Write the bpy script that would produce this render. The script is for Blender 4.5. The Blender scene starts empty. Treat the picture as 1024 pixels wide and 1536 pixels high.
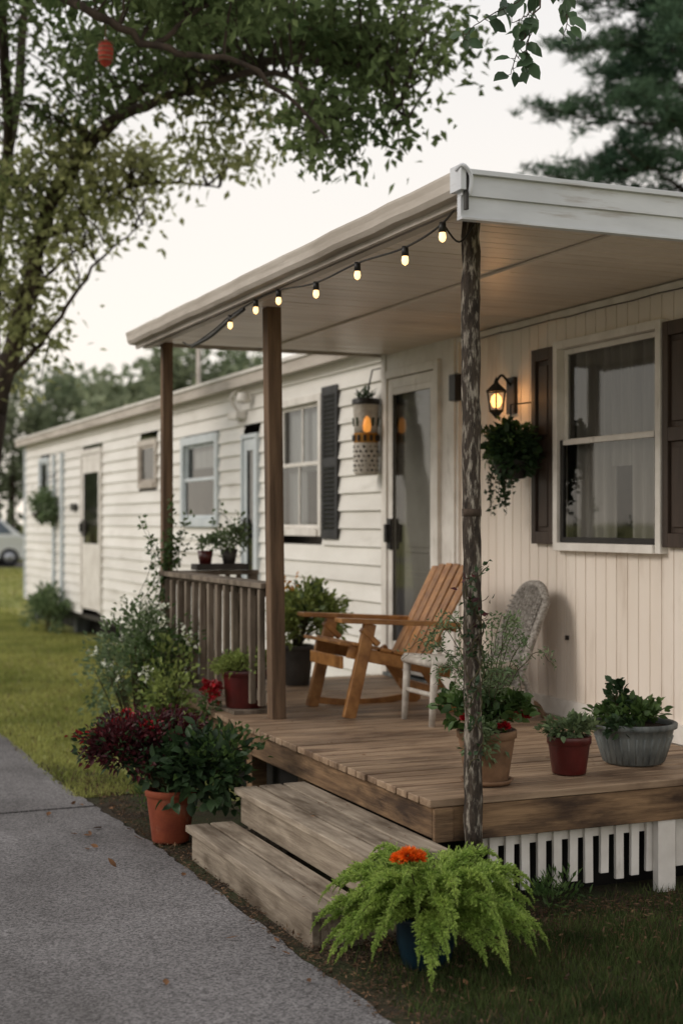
import bpy, math, random
import numpy as np
from mathutils import Vector, Matrix
rng=np.random.default_rng(7); random.seed(7)
V=Vector
scene=bpy.context.scene
def lin(c):
    c=c/255.0
    return c/12.92 if c<=0.04045 else ((c+0.055)/1.055)**2.4
def C(r,g,b): return (lin(r),lin(g),lin(b),1.0)

# ------------------------------------------------------------------ materials
def M(name,c1,c2=None,scale=(3,3,3),detail=4,rough=0.6,bump=0.0,bscale=(40,40,40),bdist=0.01,island=0.0,
      spec=0.3,transl=0.0,metal=0.0,emis=None,estr=0.0,lo=0.35,hi=0.65,c3=None,scale3=(1,1,1),lo3=0.5,hi3=0.7,simple=False):
    m=bpy.data.materials.new(name); m.use_nodes=True
    nt=m.node_tree; N=nt.nodes; L=nt.links
    b=N['Principled BSDF']; out=N['Material Output']
    b.inputs['Roughness'].default_value=rough
    b.inputs['Specular IOR Level'].default_value=spec
    b.inputs['Metallic'].default_value=metal
    tc=N.new('ShaderNodeTexCoord')
    def noise(sc,det=4):
        mp=N.new('ShaderNodeMapping'); mp.inputs['Scale'].default_value=sc
        L.new(tc.outputs['Object'],mp.inputs['Vector'])
        n=N.new('ShaderNodeTexNoise'); n.inputs['Scale'].default_value=1.0
        n.inputs['Detail'].default_value=det; n.inputs['Roughness'].default_value=0.6
        L.new(mp.outputs['Vector'],n.inputs['Vector']); return n
    def ramp(src,a,bb):
        r=N.new('ShaderNodeMapRange'); r.inputs['From Min'].default_value=a; r.inputs['From Max'].default_value=bb
        L.new(src,r.inputs['Value']); return r.outputs['Result']
    def mix(f,a,bb):
        x=N.new('ShaderNodeMix'); x.data_type='RGBA'
        L.new(f,x.inputs[0])
        for i,v in ((6,a),(7,bb)):
            if isinstance(v,tuple): x.inputs[i].default_value=v
            else: L.new(v,x.inputs[i])
        return x.outputs[2]
    col=None
    if c2 is not None:
        n=noise(scale,detail); col=mix(ramp(n.outputs['Fac'],lo,hi),c1,c2)
    if c3 is not None:
        n=noise(scale3,6); col=mix(ramp(n.outputs['Fac'],lo3,hi3),col if col is not None else c1,c3)
    if island>0:
        g=N.new('ShaderNodeNewGeometry')
        h=N.new('ShaderNodeHueSaturation')
        r=N.new('ShaderNodeMapRange'); r.inputs['To Min'].default_value=1-island; r.inputs['To Max'].default_value=1+island
        L.new(g.outputs['Random Per Island'],r.inputs['Value']); L.new(r.outputs['Result'],h.inputs['Value'])
        if col is None: h.inputs['Color'].default_value=c1
        else: L.new(col,h.inputs['Color'])
        col=h.outputs['Color']
    if simple:
        N.remove(b); b=N.new('ShaderNodeBsdfDiffuse'); L.new(b.outputs[0],out.inputs['Surface']); cin=b.inputs['Color']
    else: cin=b.inputs['Base Color']
    if col is not None: L.new(col,cin)
    else: cin.default_value=c1
    if bump>0:
        n=noise(bscale,5); bp=N.new('ShaderNodeBump'); bp.inputs['Strength'].default_value=bump
        bp.inputs['Distance'].default_value=bdist
        L.new(n.outputs['Fac'],bp.inputs['Height']); L.new(bp.outputs['Normal'],b.inputs['Normal'])
    if emis is not None:
        b.inputs['Emission Color'].default_value=emis; b.inputs['Emission Strength'].default_value=estr
    if transl>0:
        t=N.new('ShaderNodeBsdfTranslucent'); ms=N.new('ShaderNodeMixShader'); ms.inputs[0].default_value=transl
        if col is not None: L.new(col,t.inputs['Color'])
        else: t.inputs['Color'].default_value=c1
        L.new(b.outputs[0],ms.inputs[1]); L.new(t.outputs[0],ms.inputs[2]); L.new(ms.outputs[0],out.inputs['Surface'])
    return m

def glass_mat(name,tint=(0.82,0.84,0.84,1)):
    m=bpy.data.materials.new(name); m.use_nodes=True
    nt=m.node_tree; N=nt.nodes; L=nt.links; N.remove(N['Principled BSDF'])
    t=N.new('ShaderNodeBsdfTransparent'); t.inputs[0].default_value=tint
    g=N.new('ShaderNodeBsdfGlossy'); g.inputs['Roughness'].default_value=0.03
    f=N.new('ShaderNodeFresnel'); f.inputs[0].default_value=1.7
    tc=N.new('ShaderNodeTexCoord'); n=N.new('ShaderNodeTexNoise'); n.inputs['Scale'].default_value=1.6
    bp=N.new('ShaderNodeBump'); bp.inputs['Strength'].default_value=0.03; bp.inputs['Distance'].default_value=0.015
    L.new(tc.outputs['Object'],n.inputs['Vector']); L.new(n.outputs['Fac'],bp.inputs['Height']); L.new(bp.outputs[0],g.inputs['Normal'])
    ms=N.new('ShaderNodeMixShader'); L.new(f.outputs[0],ms.inputs[0]); L.new(t.outputs[0],ms.inputs[1]); L.new(g.outputs[0],ms.inputs[2])
    L.new(ms.outputs[0],N['Material Output'].inputs['Surface']); return m

# ------------------------------------------------------------------ mesh builder
class MB:
    def __init__(s): s.v=[]; s.f=[]; s.m=[]; s.sm=[]; s.n=0
    def add(s,vs,fs,m=0,smooth=False):
        if isinstance(vs,np.ndarray): vs=vs.tolist()
        if isinstance(fs,np.ndarray): fs=(fs+s.n).tolist()
        else: fs=[[i+s.n for i in f] for f in fs]
        s.v.extend(vs); s.f.extend(fs); s.m.extend([m]*len(fs)); s.sm.extend([smooth]*len(fs)); s.n+=len(vs)
    def box(s,a,b,m=0):
        x0,y0,z0=[min(a[i],b[i]) for i in range(3)]; x1,y1,z1=[max(a[i],b[i]) for i in range(3)]
        s.add([(x0,y0,z0),(x1,y0,z0),(x1,y1,z0),(x0,y1,z0),(x0,y0,z1),(x1,y0,z1),(x1,y1,z1),(x0,y1,z1)],
              [(0,3,2,1),(4,5,6,7),(0,1,5,4),(1,2,6,5),(2,3,7,6),(3,0,4,7)],m)
    def beam(s,p0,p1,w,t,m=0,side=(0,1,0)):
        p0=V(p0);p1=V(p1); d=(p1-p0).normalized(); sd=V(side); sd=(sd-d*sd.dot(d)).normalized(); n=d.cross(sd)
        vs=[]
        for p in (p0,p1):
            for a,b in ((-1,-1),(1,-1),(1,1),(-1,1)): vs.append(tuple(p+sd*(a*w/2)+n*(b*t/2)))
        s.add(vs,[(0,1,2,3),(7,6,5,4),(0,4,5,1),(1,5,6,2),(2,6,7,3),(3,7,4,0)],m)
    def tube(s,pts,rad,n=8,m=0,smooth=True,cap=True,jit=0):
        pts=[V(p) for p in pts]; k=len(pts)
        if not hasattr(rad,'__len__'): rad=[rad]*k
        vs=[]; u=None
        for i,p in enumerate(pts):
            t=(pts[min(i+1,k-1)]-pts[max(i-1,0)]).normalized()
            if u is None: u=t.orthogonal().normalized()
            u=(u-t*u.dot(t)).normalized(); w=t.cross(u)
            for j in range(n):
                a=2*math.pi*j/n; r=rad[i]*(1+random.uniform(-jit,jit))
                vs.append(tuple(p+u*(math.cos(a)*r)+w*(math.sin(a)*r)))
        fs=[]
        for i in range(k-1):
            for j in range(n): fs.append((i*n+j,i*n+(j+1)%n,(i+1)*n+(j+1)%n,(i+1)*n+j))
        if cap: fs.append(tuple(range(n-1,-1,-1))); fs.append(tuple(range((k-1)*n,k*n)))
        s.add(vs,fs,m,smooth)
    def lathe(s,c,prof,n=28,m=0,sx=1,sy=1,smooth=True):
        vs=[];fs=[];k=len(prof)
        for r,z in prof:
            for j in range(n):
                a=2*math.pi*j/n; vs.append((c[0]+r*math.cos(a)*sx,c[1]+r*math.sin(a)*sy,c[2]+z))
        for i in range(k-1):
            for j in range(n): fs.append((i*n+j,i*n+(j+1)%n,(i+1)*n+(j+1)%n,(i+1)*n+j))
        s.add(vs,fs,m,smooth)
    def leaves(s,P,D,L,W,m=0,Nn=None,fold=0.2,droop=0.0):
        n=len(P)
        if n==0: return
        D=D/np.linalg.norm(D,axis=1,keepdims=True)
        if Nn is None: Nn=rng.normal(size=(n,3))
        S=np.cross(D,Nn); S/=np.linalg.norm(S,axis=1,keepdims=True)+1e-9
        U=np.cross(S,D)
        L=np.broadcast_to(np.asarray(L,float),(n,))[:,None]; W=np.broadcast_to(np.asarray(W,float),(n,))[:,None]
        v=np.empty((n,4,3)); v[:,0]=P; v[:,1]=P+D*L*.42+S*W*.5+U*W*fold; v[:,2]=P+D*L; v[:,2,2]-=droop*L[:,0]; v[:,3]=P+D*L*.42-S*W*.5+U*W*fold
        i=(np.arange(n)*4)[:,None]
        f=np.concatenate([i+np.array([[0,1,2]]),i+np.array([[0,2,3]])])
        s.add(v.reshape(-1,3),f,m)
    def oval(s,P,D,L,W,m=0,Nn=None,curl=.18):
        n=len(P); D=D/np.linalg.norm(D,axis=1,keepdims=True)
        if Nn is None: Nn=rng.normal(size=(n,3))
        S=np.cross(D,Nn); S/=np.linalg.norm(S,axis=1,keepdims=True)+1e-9; U=np.cross(S,D)
        L=np.broadcast_to(np.asarray(L,float),(n,))[:,None]; W=np.broadcast_to(np.asarray(W,float),(n,))[:,None]
        prof=[(0,0,0),(.18,.32,.05),(.45,.5,.09),(.75,.34,.03),(1,0,-.1)]
        v=np.empty((n,11,3)); 
        v[:,0]=P; v[:,10]=P+D*L-U*L*curl
        for k,(t,wd,up) in enumerate(prof[1:4]):
            c=P+D*L*t-U*L*curl*t*t
            v[:,1+k*3]=c+S*W*wd+U*W*.16; v[:,2+k*3]=c; v[:,3+k*3]=c-S*W*wd+U*W*.16
        F=[(0,1,2),(0,2,3),(1,4,5,2),(2,5,6,3),(4,7,8,5),(5,8,9,6),(7,10,8),(8,10,9)]
        vs=v.reshape(-1,3).tolist(); fs=[tuple(q+11*i for q in f) for i in range(n) for f in F]
        s.add(vs,fs,m,True)
    def build(s,name,mats,parent=None,bevel=0.0,loc=None):
        me=bpy.data.meshes.new(name); me.from_pydata(s.v,[],s.f)
        for mm in mats: me.materials.append(mm)
        me.polygons.foreach_set('material_index',s.m); me.polygons.foreach_set('use_smooth',s.sm); me.update()
        ob=bpy.data.objects.new(name,me); scene.collection.objects.link(ob)
        if bevel>0:
            bv=ob.modifiers.new('bevel','BEVEL'); bv.width=bevel; bv.segments=2; bv.limit_method='ANGLE'; bv.angle_limit=math.radians(50)
        if parent is not None:
            ob.parent=parent; ob.matrix_parent_inverse=Matrix.Translation(-V(parent.location))
        return ob
def empty(name,loc):
    e=bpy.data.objects.new(name,None); e.location=loc; e.empty_display_size=0.2; scene.collection.objects.link(e); return e
def rdir(n):
    d=rng.normal(size=(n,3)); return d/np.linalg.norm(d,axis=1,keepdims=True)
def cr(pts,n=6,jit=0):
    pts=[V(p) for p in pts]; P=[pts[0]*2-pts[1]]+pts+[pts[-1]*2-pts[-2]]; o=[]
    for i in range(1,len(P)-2):
        for k in range(n):
            t=k/n; a,b,c,d=P[i-1],P[i],P[i+1],P[i+2]
            o.append(0.5*((2*b)+(c-a)*t+(2*a-5*b+4*c-d)*t*t+(3*b-a-3*c+d)*t**3)+V([random.uniform(-jit,jit) for _ in range(3)]))
    o.append(pts[-1]); return o
def lerp(a,b,n): return [a+(b-a)*i/(n-1) for i in range(n)]

# ------------------------------------------------------------------ material library
m_vwall=M('cream_panel_paint',C(234,224,213),C(222,210,197),scale=(1.5,1.5,.6),rough=.55,bump=.15,bscale=(30,60,8),c3=C(190,174,157),scale3=(2,5,1.2),lo3=.56,hi3=.85)
m_lap=M('white_siding',C(234,231,225),C(220,216,209),scale=(1,1,3),rough=.5,bump=.1,bscale=(4,4,60),island=.045,c3=C(184,178,167),scale3=(2,1.2,6),lo3=.58,hi3=.85)
m_trim=M('white_trim',C(230,225,218),C(210,204,196),scale=(5,5,5),rough=.45,bump=.1,c3=C(166,156,144),scale3=(9,9,3),lo3=.6,hi3=.8)
m_btrim=M('pale_blue_trim',C(206,212,214),C(190,198,202),scale=(5,5,5),rough=.5)
m_fascia=M('weathered_aluminium',C(208,210,214),C(190,192,196),scale=(2,6,6),rough=.4,bump=.15,bscale=(6,6,30),c3=C(146,134,122),scale3=(2.2,8,20),lo3=.58,hi3=.76)
m_gutter=M('gutter_paint',C(196,187,177),C(170,160,149),scale=(6,1.5,6),rough=.5,bump=.2,bscale=(10,5,30),c3=C(116,104,92),scale3=(10,1.3,20),lo3=.56,hi3=.8)
m_ceil=M('ceiling_paint',C(226,214,201),C(212,199,185),scale=(1.2,3,3),rough=.36,bump=.12,bscale=(4,30,4),island=.04,c3=C(180,165,149),scale3=(1,4,1),lo3=.6,hi3=.8)
m_roof=M('roof_metal',C(170,172,172),C(140,142,142),rough=.5,bump=.2)
m_dark=M('shade_and_joint_dark',C(30,28,26),C(22,20,18),rough=.9)  # painted-in shade below deck and home; also fills the driveway joint
m_inside=M('interior_wall',C(150,140,128),C(120,112,104),rough=.9)
m_curtain=M('curtain_fabric',C(205,198,190),C(172,165,157),scale=(2,14,1),rough=.9,transl=.3)
m_curtw=M('white_blind',C(215,216,214),C(190,192,192),scale=(2,6,1),rough=.8,transl=.2)
m_glass=glass_mat('window_glass')
m_black=M('black_metal',C(34,32,31),C(46,43,40),scale=(20,20,20),rough=.45,bump=.1)
m_shutb=M('brown_shutter',C(78,64,55),C(58,48,42),scale=(10,10,2),rough=.5,bump=.2,bscale=(60,60,8))
m_shutk=M('black_shutter',C(52,52,54),C(38,38,40),scale=(8,8,8),rough=.5)
m_deck=M('deck_boards',C(168,144,119),C(128,105,84),scale=(2.2,34,34),detail=8,rough=.55,bump=.6,bscale=(5,120,60),bdist=.004,island=.17,c3=C(96,76,60),scale3=(2.5,6,3),lo3=.47,hi3=.7)
m_fasw=M('fascia_wood',C(142,114,85),C(96,74,54),scale=(3,3,40),detail=8,rough=.75,bump=.7,bscale=(6,6,90),bdist=.005,island=.1,c3=C(62,47,36),scale3=(2.5,2.5,9),lo3=.46,hi3=.66)
m_step=M('weathered_step',C(166,153,136),C(122,109,94),scale=(34,2.4,34),detail=8,rough=.75,bump=.7,bscale=(120,6,90),bdist=.005,island=.16,c3=C(84,71,57),scale3=(8,2,6),lo3=.46,hi3=.68)
m_rail=M('grey_rail_wood',C(134,122,108),C(98,86,74),scale=(16,16,3),detail=6,rough=.8,bump=.5,bscale=(60,60,8),bdist=.004,island=.15,c3=C(74,66,54),scale3=(9,9,3),lo3=.5,hi3=.7)
m_post=M('brown_post_wood',C(120,97,76),C(80,63,49),scale=(24,24,2),detail=6,rough=.75,bump=.5,bscale=(90,90,6),bdist=.004)
m_fpost=M('peeling_post',C(74,64,55),C(42,36,31),scale=(40,40,10),detail=7,rough=.85,bump=1.0,bscale=(60,60,22),bdist=.015,c3=C(150,142,130),scale3=(50,50,14),lo3=.50,hi3=.64)
m_chair=M('orange_teak',C(174,124,70),C(132,87,45),scale=(14,14,14),detail=5,rough=.42,bump=.2,bscale=(60,60,60),bdist=.003,island=.18,spec=.5)
m_wick=M('grey_wicker',C(180,174,166),C(122,115,108),scale=(70,70,70),detail=2,rough=.8,bump=1,bscale=(120,120,120),bdist=.01)
m_wickw=M('pale_frame',C(196,190,180),C(166,158,148),scale=(20,20,20),rough=.6,bump=.2)
m_terra=M('terracotta',C(150,78,52),C(122,58,40),scale=(6,6,10),rough=.7,bump=.2,c3=C(168,126,102),scale3=(9,9,9),lo3=.58,hi3=.8)
m_tan=M('tan_pot',C(130,100,76),C(94,72,54),scale=(8,8,10),rough=.7,bump=.3)
m_redp=M('dark_red_pot',C(86,28,26),C(66,22,20),scale=(8,8,8),rough=.35,bump=.1,spec=.5)
m_greyp=M('grey_stone_pot',C(118,122,120),C(76,80,80),scale=(14,14,4),rough=.7,bump=.5,bscale=(50,50,12))
m_teal=M('teal_pot',C(20,42,54),C(15,32,42),scale=(8,8,8),rough=.3,spec=.5)
m_dgrey=M('charcoal_pot',C(70,66,62),C(52,49,46),scale=(8,8,8),rough=.6)
m_soil=M('soil',C(50,38,30),C(34,26,20),scale=(40,40,40),rough=.95,bump=1)
def LF(n,a,b,isl=.3,tr=.35,sc=4,rough=.5,simple=False): return M(n,C(*a),C(*b),scale=(sc,sc,sc),rough=rough,island=isl,transl=tr,spec=.35,simple=simple)
l_tree=LF('tree_leaves',(118,132,88),(70,86,54),sc=1.2,tr=.5,isl=.4,simple=True)
l_tree2=LF('tree_leaves_light',(176,176,126),(134,142,94),sc=1.0,tr=.5,simple=True)
l_twig=LF('near_twig_leaves',(82,104,74),(54,76,54))
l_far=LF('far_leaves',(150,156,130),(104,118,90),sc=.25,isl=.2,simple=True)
l_pine=LF('pine_needles',(90,112,88),(52,72,58),sc=.9,tr=.25,simple=True)
l_fern=LF('fern_leaves',(176,196,104),(128,156,70),sc=14,isl=.35,tr=.45)
l_green=LF('green_leaves',(90,114,60),(58,82,44),sc=9)
l_dgreen=LF('dark_green_leaves',(60,82,50),(38,58,36),sc=9)
l_lime=LF('lime_leaves',(154,166,96),(110,128,66),sc=9)
l_sage=LF('sage_leaves',(122,138,100),(84,104,70),sc=9)
l_burg=LF('burgundy_leaves',(88,32,38),(50,25,29),sc=9,tr=.3)
l_red=LF('red_petals',(160,18,28),(110,10,20),sc=9,tr=.2)
l_org=LF('orange_petals',(238,116,28),(206,76,16),sc=20,tr=.2)
l_white=LF('white_petals',(226,226,214),(200,204,180),sc=9,tr=.2)
l_yel=LF('yellow_petals',(214,156,60),(190,120,40),sc=9,tr=.2)
l_grass=LF('grass_blades',(172,172,104),(124,132,72),sc=1.0,isl=.3,tr=.35,simple=True)
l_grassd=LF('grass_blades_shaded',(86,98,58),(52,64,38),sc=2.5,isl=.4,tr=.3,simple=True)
l_dry=LF('dry_leaves',(112,86,62),(66,52,40),sc=9,isl=.45,tr=.1,rough=.8)
l_dryb=LF('brown_fallen_leaf',(128,92,62),(92,64,44),sc=9,isl=.3,tr=.1,rough=.8)
m_bark=M('bark',C(74,62,52),C(46,38,32),scale=(8,8,2),rough=.9,bump=.8,bscale=(20,20,5),bdist=.03)
m_stem=M('stems',C(74,70,44),C(56,50,34),scale=(20,20,20),rough=.8)
m_warm=M('warm_bulb',C(255,225,170),emis=(1.0,0.62,0.26,1),estr=2.4)
m_flame=M('sconce_bulb',C(255,190,110),emis=(1.0,0.46,0.12,1),estr=3.8)
m_amber=M('amber_glass',C(230,140,60),emis=(1.0,0.4,0.08,1),estr=.6,rough=.3)
m_inner=M('inner_door_paint',C(188,182,172),C(170,164,154),scale=(3,3,3),rough=.5)

# ------------------------------------------------------------------ world, sun, camera
w=bpy.data.worlds.new('World'); scene.world=w; w.use_nodes=True
N=w.node_tree.nodes; L=w.node_tree.links; bg=N['Background']
sky=N.new('ShaderNodeTexSky'); sky.sky_type='NISHITA'; sky.sun_disc=False
SUN_EL=math.radians(29); SUN_AZ=math.radians(-78)
sky.sun_elevation=SUN_EL; sky.sun_rotation=SUN_AZ
tc=N.new('ShaderNodeTexCoord'); sep=N.new('ShaderNodeSeparateXYZ'); L.new(tc.outputs['Generated'],sep.inputs[0])
mr=N.new('ShaderNodeMapRange'); mr.inputs['From Min'].default_value=0.0; mr.inputs['From Max'].default_value=0.45
L.new(sep.outputs['Z'],mr.inputs['Value'])
cl=N.new('ShaderNodeMix'); cl.data_type='RGBA'; L.new(mr.outputs[0],cl.inputs[0])
cl.inputs[6].default_value=(10.0,9.1,7.9,1); cl.inputs[7].default_value=(7.7,7.6,7.6,1)
no=N.new('ShaderNodeTexNoise'); no.inputs['Scale'].default_value=2.2; no.inputs['Detail'].default_value=4
L.new(tc.outputs['Generated'],no.inputs['Vector'])
r2=N.new('ShaderNodeMapRange'); r2.inputs['To Min'].default_value=.82; r2.inputs['To Max'].default_value=.96; L.new(no.outputs['Fac'],r2.inputs['Value'])
mx=N.new('ShaderNodeMix'); mx.data_type='RGBA'; L.new(r2.outputs[0],mx.inputs[0]); L.new(sky.outputs[0],mx.inputs[6]); L.new(cl.outputs[2],mx.inputs[7])
L.new(mx.outputs[2],bg.inputs['Color']); bg.inputs['Strength'].default_value=0.122
sd=bpy.data.lights.new('sun','SUN'); sd.energy=1.45; sd.angle=math.radians(22); sd.color=(1,.92,.83)
so=bpy.data.objects.new('sun',sd); scene.collection.objects.link(so)
dirv=V((math.sin(SUN_AZ)*math.cos(SUN_EL),math.cos(SUN_AZ)*math.cos(SUN_EL),math.sin(SUN_EL)))
so.rotation_euler=dirv.to_track_quat('Z','Y').to_euler(); so.location=(-10,10,15)
cd=bpy.data.cameras.new('camera'); co=bpy.data.objects.new('camera',cd); scene.collection.objects.link(co); scene.camera=co
co.location=(0,0,1.6); co.rotation_euler=(math.radians(90),0,math.radians(-23.02))
cd.sensor_fit='VERTICAL'; cd.sensor_height=36; cd.sensor_width=24; cd.lens=49.22; cd.shift_y=14/1536
cd.clip_end=2000; cd.dof.use_dof=True; cd.dof.focus_distance=5.8; cd.dof.aperture_fstop=1.9
scene.view_settings.view_transform='Standard'; scene.view_settings.look='None'; scene.view_settings.exposure=0

# ------------------------------------------------------------------ ground
mb=MB(); mb.add([(-500,-500,0),(500,-500,0),(500,700,0),(-500,700,0)],[(0,1,2,3)])
m_ground=M('lawn_ground',C(144,146,84),C(114,120,64),scale=(.8,.8,.8),rough=.95,bump=.8,bscale=(30,30,30),bdist=.03,c3=C(172,162,106),scale3=(.35,.35,.35),lo3=.45,hi3=.7)
mb.build('ground',[m_ground])
m_asph=M('driveway_asphalt',C(116,113,113),C(96,93,93),scale=(.9,.9,.9),detail=8,rough=.85,bump=.7,bscale=(110,110,110),bdist=.006,c3=C(78,75,74),scale3=(1.6,.7,1),lo3=.48,hi3=.75)
nt=m_asph.node_tree; b=nt.nodes['Principled BSDF']; src=b.inputs['Base Color'].links[0].from_socket
vo=nt.nodes.new('ShaderNodeTexVoronoi'); vo.inputs['Scale'].default_value=130; t2=nt.nodes.new('ShaderNodeTexCoord'); nt.links.new(t2.outputs['Object'],vo.inputs['Vector'])
hs=nt.nodes.new('ShaderNodeHueSaturation'); mr3=nt.nodes.new('ShaderNodeMapRange'); sp=nt.nodes.new('ShaderNodeSeparateColor')
nt.links.new(vo.outputs['Color'],sp.inputs[0]); nt.links.new(sp.outputs[0],mr3.inputs['Value']); mr3.inputs['To Min'].default_value=.5; mr3.inputs['To Max'].default_value=1.7
nt.links.new(mr3.outputs[0],hs.inputs['Value']); nt.links.new(src,hs.inputs['Color']); nt.links.new(hs.outputs[0],b.inputs['Base Color'])
mb=MB()
def slab(y0,y1):
    n=int((y1-y0)/.06)+1; vs=[];fs=[]
    for i in range(n+1):
        y=y0+(y1-y0)*i/n; xe=1.865+.012*math.sin(y*2.1)+random.uniform(-.012,.012)-.035*(max(0,min(y,9)-5.5))
        vs+= [(-9,y,.018),(xe,y,.018),(xe+.03,y,-.02)]
    for i in range(n): a=i*3; fs+=[(a,a+1,a+4,a+3),(a+1,a+2,a+5,a+4)]
    vs+=[(-9,y0,-.02),(-9,y1,-.02)]
    k=len(vs); fs+=[(k-2,2,1,0),(k-1,n*3,n*3+1,n*3+2)]
    mb.add(vs,fs)
slab(-6,7.68); slab(7.72,30)
mb.build('driveway',[m_asph])
mb=MB(); mb.add([(-60,49,.006),(80,49,.006),(80,54.5,.006),(-60,54.5,.006)],[(0,1,2,3)]); mb.build('road',[m_asph])
m_mulch=M('mulch',C(78,66,50),C(50,43,34),scale=(14,14,14),rough=.95,bump=1,bscale=(60,60,60),bdist=.03,c3=C(62,66,40),scale3=(3,3,3),lo3=.42,hi3=.6)
mb=MB(); vs=[];n=90
mb.add([(-1,7.6,.004),(1.75,7.6,.004),(1.75,7.8,.004),(-1,7.8,.004)],[(0,1,2,3)],2)
for i in range(n+1):
    y=2.0+7.6*i/n
    xr=2.7+.06*math.sin(y*8) if y>5.3 else 6.5
    if y>7.2: xr=2.7-(y-7.2)*.42+random.uniform(-.03,.03)
    vs+=[(1.70,y,.006),(max(xr,1.72),y,.006)]
mb.add(vs,[(2*i,2*i+1,2*i+3,2*i+2) for i in range(n)])
nn=4600; P=np.column_stack([1.84+np.abs(rng.normal(0,.15,nn)),rng.uniform(3.2,8.6,nn),np.full(nn,.012)+rng.uniform(0,.014,nn)])
D=rdir(nn); D[:,2]*=.25; NN=rng.normal(size=(nn,3))*.35; NN[:,2]+=1
mb.leaves(P,D,rng.uniform(.008,.028,nn),rng.uniform(.003,.011,nn),1,NN)
nn=3200; P=np.column_stack([rng.uniform(1.9,5,nn),4.95-np.abs(rng.normal(0,.3,nn)),np.full(nn,.018)+rng.uniform(0,.02,nn)])
D=rdir(nn); D[:,2]*=.25; mb.leaves(P,D,rng.uniform(.01,.035,nn),rng.uniform(.004,.012,nn),1)
mb.build('mulch_bed',[m_mulch,l_dry,m_dark])
mb=MB()
nn=26; P=np.column_stack([1.84-np.abs(rng.normal(0,.25,nn)),rng.uniform(3.6,8,nn),np.full(nn,.026)])
D=rdir(nn); D[:,2]*=.15; mb.oval(P,D,rng.uniform(.025,.06,nn),rng.uniform(.012,.03,nn),0,np.tile([0,0,1.],(nn,1))+rng.normal(0,.3,(nn,3)),curl=-.2)
nn=16; P=np.column_stack([rng.uniform(1.86,3.5,nn),rng.uniform(3.5,4.9,nn),np.full(nn,.035)])
D=rdir(nn); D[:,2]*=.3; mb.oval(P,D,rng.uniform(.02,.045,nn),rng.uniform(.01,.022,nn),0,np.tile([0,0,1.],(nn,1))+rng.normal(0,.4,(nn,3)),curl=-.2)
nn=80; P=np.column_stack([rng.uniform(2.55,4.2,nn),rng.uniform(5.0,8.8,nn),np.full(nn,.496)])
D=rdir(nn); D[:,2]*=.05; mb.leaves(P,D,rng.uniform(.01,.03,nn),rng.uniform(.005,.013,nn),0,np.tile([0,0,1.],(nn,1))+rng.normal(0,.15,(nn,3)))
nn=50; P=np.column_stack([rng.uniform(1.95,2.5,nn),rng.uniform(4.9,6.3,nn),np.full(nn,.172)]); P[:,2]=np.where(P[:,0]>2.15,.336,.171)
D=rdir(nn); D[:,2]*=.05; mb.leaves(P,D,rng.uniform(.006,.022,nn),rng.uniform(.004,.01,nn),0,np.tile([0,0,1.],(nn,1))+rng.normal(0,.15,(nn,3)))
mb.build('fallen_leaves',[l_dryb])
def grass(name,X,Y,h,wd,mat,dry=0.05):
    n=len(X); P=np.column_stack([X,Y,np.zeros(n)]); D=rng.normal(0,.45,(n,3)); D[:,2]=1
    D/=np.linalg.norm(D,axis=1,keepdims=True); H=rng.uniform(.35,1,n)[:,None]*h
    S=rdir(n); S[:,2]=0; S/=np.linalg.norm(S,axis=1,keepdims=True)
    v=np.empty((n,3,3)); v[:,0]=P-S*wd/2; v[:,1]=P+S*wd/2; v[:,2]=P+D*H
    f=np.arange(n*3).reshape(-1,3); mb=MB(); mb.add(v.reshape(-1,3),f,0)
    k=rng.random(n)<dry; mb.m=[1 if q else 0 for q in k]
    return mb.build(name,[mat,l_dry])
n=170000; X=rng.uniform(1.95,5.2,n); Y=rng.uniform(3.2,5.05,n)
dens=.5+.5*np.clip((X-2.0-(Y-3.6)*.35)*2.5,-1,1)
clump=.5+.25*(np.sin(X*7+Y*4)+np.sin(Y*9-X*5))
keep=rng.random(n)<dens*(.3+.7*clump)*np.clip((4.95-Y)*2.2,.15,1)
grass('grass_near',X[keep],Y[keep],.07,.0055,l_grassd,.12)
n=90000; Y=8.0+rng.random(n)**1.4*18; X=rng.uniform(1.72,4.25,n); keep=(X>.12*Y)&~((X>2.2)&(Y<9.3))
grass('lawn_grass',X[keep],Y[keep],.055,.013,l_grass,.06)
n=22000; Y=24+rng.random(n)*24; X=rng.uniform(2,13,n)
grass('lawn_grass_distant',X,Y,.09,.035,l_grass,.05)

# ------------------------------------------------------------------ mobile home
XW=4.27; DK=.49
home=empty('mobile_home',(XW,13,0))
op_v=[(5.89,6.84,1.47,2.585)]
mb=MB(); y=4.0; pitch=.1
def cut(z0,z1,a,b,ops):
    seg=[(z0,z1)]
    for (oy0,oy1,oz0,oz1) in ops:
        if b>oy0+1e-4 and a<oy1-1e-4:
            ns=[]
            for s0,s1 in seg:
                if oz0>s0: ns.append((s0,min(oz0,s1)))
                if oz1<s1: ns.append((max(oz1,s0),s1))
            seg=ns
    return seg
edges=sorted(set([round(4.0+i*.1,3) for i in range(41)]+[5.89,6.84,8.07]))
edges=[e for e in edges if e<=8.07]
for a,b in zip(edges[:-1],edges[1:]):
    grid=abs(round(a/.1)*.1-a)<1e-3
    for s0,s1 in cut(.3,2.84,a,b,op_v):
        g=.007 if grid else 0
        if g: mb.box((XW+.006,a,s0),(XW+.03,a+g,s1))
        mb.box((XW+random.uniform(0,.0015),a+g,s0),(XW+.03,b,s1))
mb.box((XW-.02,4.0,DK+.005),(XW-.001,8.05,DK+.10),1)
mb.box((XW-.03,4.0,2.755),(XW-.001,8.05,2.79),1)
mb.tube([(XW-.033,4.1+i*.2,2.75+.004*math.sin(i*2.3)) for i in range(20)],.003,5,2)
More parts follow.
